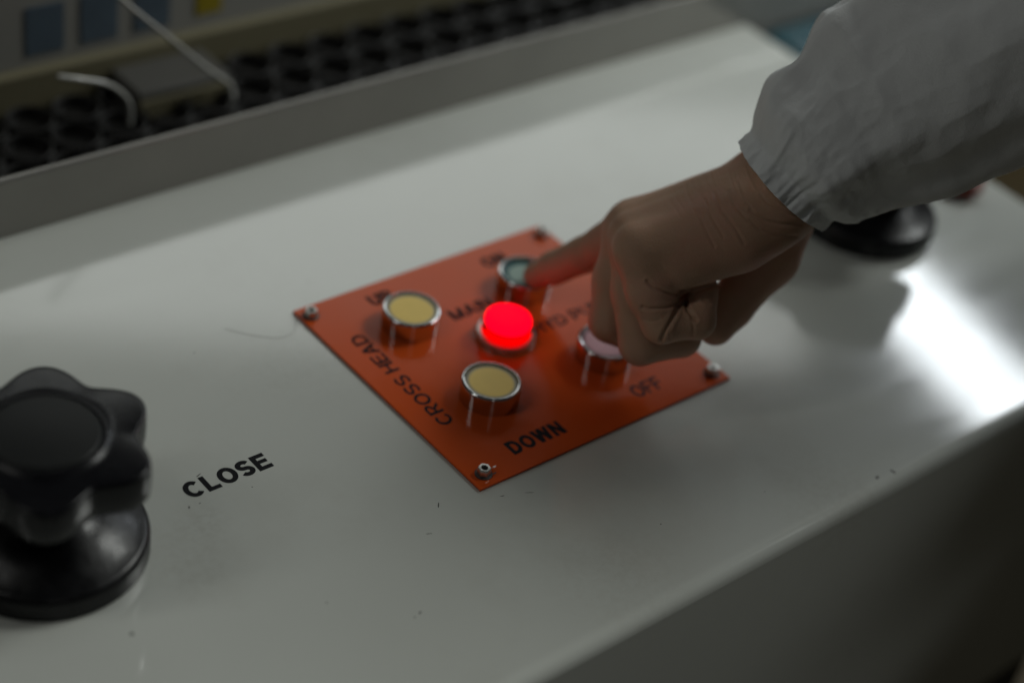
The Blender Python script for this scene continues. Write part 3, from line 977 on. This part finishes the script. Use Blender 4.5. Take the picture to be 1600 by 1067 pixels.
def fold_field(nt_, ns_, seed):
    """smooth random field over (length, angle) of the sleeve, bicubic-ish"""
    g_ = np.random.default_rng(seed)
    c_ = g_.uniform(-1, 1, (ns_ + 2, nt_))
    u_ = sl / sl[-1] * ns_; w_ = th / (2 * np.pi) * nt_
    i0 = np.minimum(u_.astype(int), ns_); fu = (u_ - i0); fu = (fu * fu * (3 - 2 * fu))[:, None]
    j0 = w_.astype(int) % nt_; fw = (w_ - w_.astype(int)); fw = (fw * fw * (3 - 2 * fw))[None, :]
    a_ = c_[i0][:, j0] * (1 - fw) + c_[i0][:, (j0 + 1) % nt_] * fw
    b_ = c_[i0 + 1][:, j0] * (1 - fw) + c_[i0 + 1][:, (j0 + 1) % nt_] * fw
    return a_ * (1 - fu) + b_ * fu


calm = (1 - np.exp(-(sl / 16) ** 2))[:, None]
cuffy = np.exp(-sl / 40)[:, None]
low = (1 - 0.75 * np.clip(np.cos(th) - 0.1, 0, 1))[None, :]
FOLD = calm * low * (0.062 * (0.5 - np.abs(fold_field(11, 9, 21))) + 0.034 * (0.5 - np.abs(fold_field(19, 20, 22))) + 0.007 * fold_field(40, 60, 23))
FOLD += cuffy * (0.032 * (0.45 - np.abs(fold_field(46, 44, 24))) + 0.010 * fold_field(90, 90, 25))
GA, GB, GC, GD = gather(52, 1), gather(46, 2), gather(90, 3), gather(15, 4)
V = []
for k, row in enumerate(K):
    px, py, d, ang, hw, hd = row
    s = sl[k]
    c0 = np.array(at(px, py, d))
    e1 = math.cos(math.radians(ang)) * RC[0] + math.sin(math.radians(ang)) * RC[1]
    fwd = RC[2]
    # tilt the ring a little so that it is square to the forearm
    tilt = 0.30 * math.exp(-s / 60)
    axd = math.sin(math.radians(ang)) * RC[0] - math.cos(math.radians(ang)) * RC[1]
    e2 = fwd + tilt * axd
    e2 /= np.linalg.norm(e2)
    hwmm = hw * d / FPX
    g = math.exp(-((s - 6) / 16) ** 2)
    hd = hd + 4 * math.exp(-(s / 30) ** 2)
    edge = math.exp(-(s / 4.5) ** 2)
    r = np.ones(NA)
    w_ = 0.5 - 0.5 * math.cos(min(s / 30, 1) * math.pi)
    pleat = 0.75 * (GA * (1 - w_) + GB * w_) + 0.35 * GC * math.exp(-s / 12) + 0.35 * GD
    _ = (0.5 * np.sin(17 * th + ph[0] + 1.2 * np.sin(3 * th + ph[1])) + 0.38 * np.sin(29 * th + ph[2] + 1.5 * np.sin(2 * th)) + 0.3 * np.sin(43 * th + ph[3] + s * 0.06))
    r += pleat * (0.060 * g + 0.008 * edge)
    # long soft folds running up the sleeve
    f1 = 1 - math.exp(-(s / 22) ** 2)
    r += f1 * (0.040 * np.sin(5 * th + ph[4] + s * 0.012) + 0.030 * np.sin(8 * th + ph[5] - s * 0.02) * math.exp(-s / 160) + 0.022 * np.sin(13 * th + ph[6] + s * 0.03) * math.exp(-s / 90))
    r += f1 * 0.02 * np.sin(s * 0.10 + ph[7] + 2 * np.sin(th + ph[8])) * (0.6 + 0.4 * np.sin(2 * th + ph[9]))
    # bulges on the upper outline
    up = np.clip(-np.cos(th), 0, 1) ** 3
    r += up * (0.11 * math.exp(-((s - 24) / 7) ** 2) - 0.05 * math.exp(-((s - 37) / 5) ** 2) + 0.13 * math.exp(-((s - 54) / 10) ** 2) + 0.08 * math.exp(-((s - 85) / 22) ** 2))
    r += -0.06 * math.exp(-((s - 7.5) / 3.2) ** 2) + 0.045 * math.exp(-((s - 17) / 6) ** 2)
    r += FOLD[k]
    sc = 0.8 * edge * (GA + 0.3 * GC)
    ax = np.cross(e1, e2)
    for j in range(NA):
        V.append(c0 + r[j] * (hwmm * math.cos(th[j]) * e1 + hd * math.sin(th[j]) * e2) + ax * sc[j] * 0.6)
nr = len(K)
F = [(k * NA + j, k * NA + (j + 1) % NA, (k + 1) * NA + (j + 1) % NA, (k + 1) * NA + j) for k in range(nr - 1) for j in range(NA)]
sleeve = obj('sleeve', [v - PL for v in V], F, M_cloth, person)
so = sleeve.modifiers.new('thickness', 'SOLIDIFY')
so.thickness = 0.0007
so.offset = -1

# the rest of the person, standing at the near right end of the console
def sdf_mesh(name, prims, vox, mat_, kblend, parent, smooth_it=3):
    P_ = np.array([p for a, b, ra, rb in prims for p in (a, b)], float)
    rr = max(np.max(np.atleast_1d(r_)) for a, b, ra, rb in prims for r_ in (ra, rb))
    lo_ = P_.min(0) - rr - 3 * vox; hi_ = P_.max(0) + rr + 3 * vox
    nn = [int(v) for v in np.ceil((hi_ - lo_) / vox)]
    g = np.meshgrid(*[np.arange(nn[k]) * vox + lo_[k] for k in range(3)], indexing='ij')
    f = None
    for a, b, ra, rb in prims:
        a = np.array(a, float); b = np.array(b, float); d = b - a; L2 = max(float(d @ d), 1e-6)
        h = np.clip(sum((g[k] - a[k]) * d[k] for k in range(3)) / L2, 0, 1)
        v = np.sqrt(sum((g[k] - a[k] - h * d[k]) ** 2 for k in range(3))) - (ra + (rb - ra) * h)
        if f is None: f = v
        else:
            hh = np.clip(kblend - np.abs(f - v), 0, None) / kblend
            f = np.minimum(f, v) - hh * hh * kblend * 0.25
    gr = openvdb.FloatGrid(background=5.0)
    gr.copyFromArray(np.clip(f / vox, -5, 5).astype(np.float32))
    mv, mt3, mq4 = gr.convertToPolygons(isovalue=0.0, adaptivity=0.0)
    vv = np.array(mv, float) * vox + lo_ - PL
    return obj(name, vv, [tuple(int(i) for i in q[::-1]) for q in mq4] + [tuple(int(i) for i in t[::-1]) for t in mt3], mat_, parent)


M_trouser = mat('dark_trousers', (0.02, 0.022, 0.03), rough=0.8, var=0.2, vscale=20)
M_hair = mat('black_hair', (0.012, 0.01, 0.009), rough=0.5)
M_shoe = mat('black_shoes', (0.015, 0.014, 0.013), rough=0.4)
SHL, SHR = np.array([665., -170, 455]), np.array([1000., -110, 455])
MID = (SHL + SHR) / 2
ax_ = (SHR - SHL) / np.linalg.norm(SHR - SHL)
fw_ = np.array([-ax_[1], ax_[0], 0])
def B(u, v, z): return MID * [1, 1, 0] + ax_ * u + fw_ * v + np.array([0, 0, z])
jacket = [(B(-70, 0, 300), B(70, 0, 300), 125, 125), (B(-75, -5, 120), B(75, -5, 120), 112, 112), (B(-80, -10, -80), B(80, -10, -80), 122, 122),
          (B(-120, -5, 440), B(120, -5, 440), 66, 66), (B(0, -5, 460), B(0, 5, 520), 70, 58),
          (SHL, (405, -52, 300), 72, 60), (SHR, B(200, -20, 170), 66, 50), (B(200, -20, 170), B(190, 90, -40), 48, 36)]
sdf_mesh('jacket', jacket, 9, M_cloth, 50, person)
sdf_mesh('trousers', [(B(-85, -10, -110), B(85, -10, -110), 112, 112), (B(-90, -10, -130), B(-95, -15, -460), 88, 62), (B(-95, -15, -460), B(-98, -30, -830), 62, 50),
                      (B(90, -10, -130), B(95, -15, -460), 88, 62), (B(95, -15, -460), B(98, -30, -830), 62, 50)], 9, M_trouser, 30, person)
for sg in (-1, 1):
    sdf_mesh('shoe', [(B(sg * 98, -60, -862), B(sg * 102, 120, -868), 36, 30)], 6, M_shoe, 10, person)
HD = B(10, 50, 620)
sdf_mesh('head', [(HD + [0, 0, 15], HD + fw_ * 12 + [0, 0, -20], 84, 74), (HD + fw_ * 40 + [0, 0, -50], HD + fw_ * 62 + [0, 0, -82], 58, 36), (B(-5, 5, 500), HD + [0, 0, -60], 56, 56),
                  (HD + fw_ * 88 + [0, 0, 2], HD + fw_ * 104 + [0, 0, -30], 9, 13), (HD + fw_ * 82 + ax_ * -25 + [0, 0, -66], HD + fw_ * 82 + ax_ * 25 + [0, 0, -66], 9, 9),
                  (HD + ax_ * 78 + [0, 0, 10], HD + ax_ * 76 + [0, 0, -26], 14, 9), (HD - ax_ * 78 + [0, 0, 10], HD - ax_ * 76 + [0, 0, -26], 14, 9)], 5, M_skin, 14, person)
for sg in (-1, 1):
    sdf_mesh('eye', [(HD + fw_ * 80 + ax_ * sg * 31 + [0, 0, 2], HD + fw_ * 80 + ax_ * sg * 31 + [0, 0, 3], 11, 11)], 3, M_dark, 2, person)
sdf_mesh('hair', [(HD + fw_ * -14 + [0, 0, 32], HD + fw_ * -22 + [0, 0, -10], 90, 84)], 6, M_hair, 14, person)
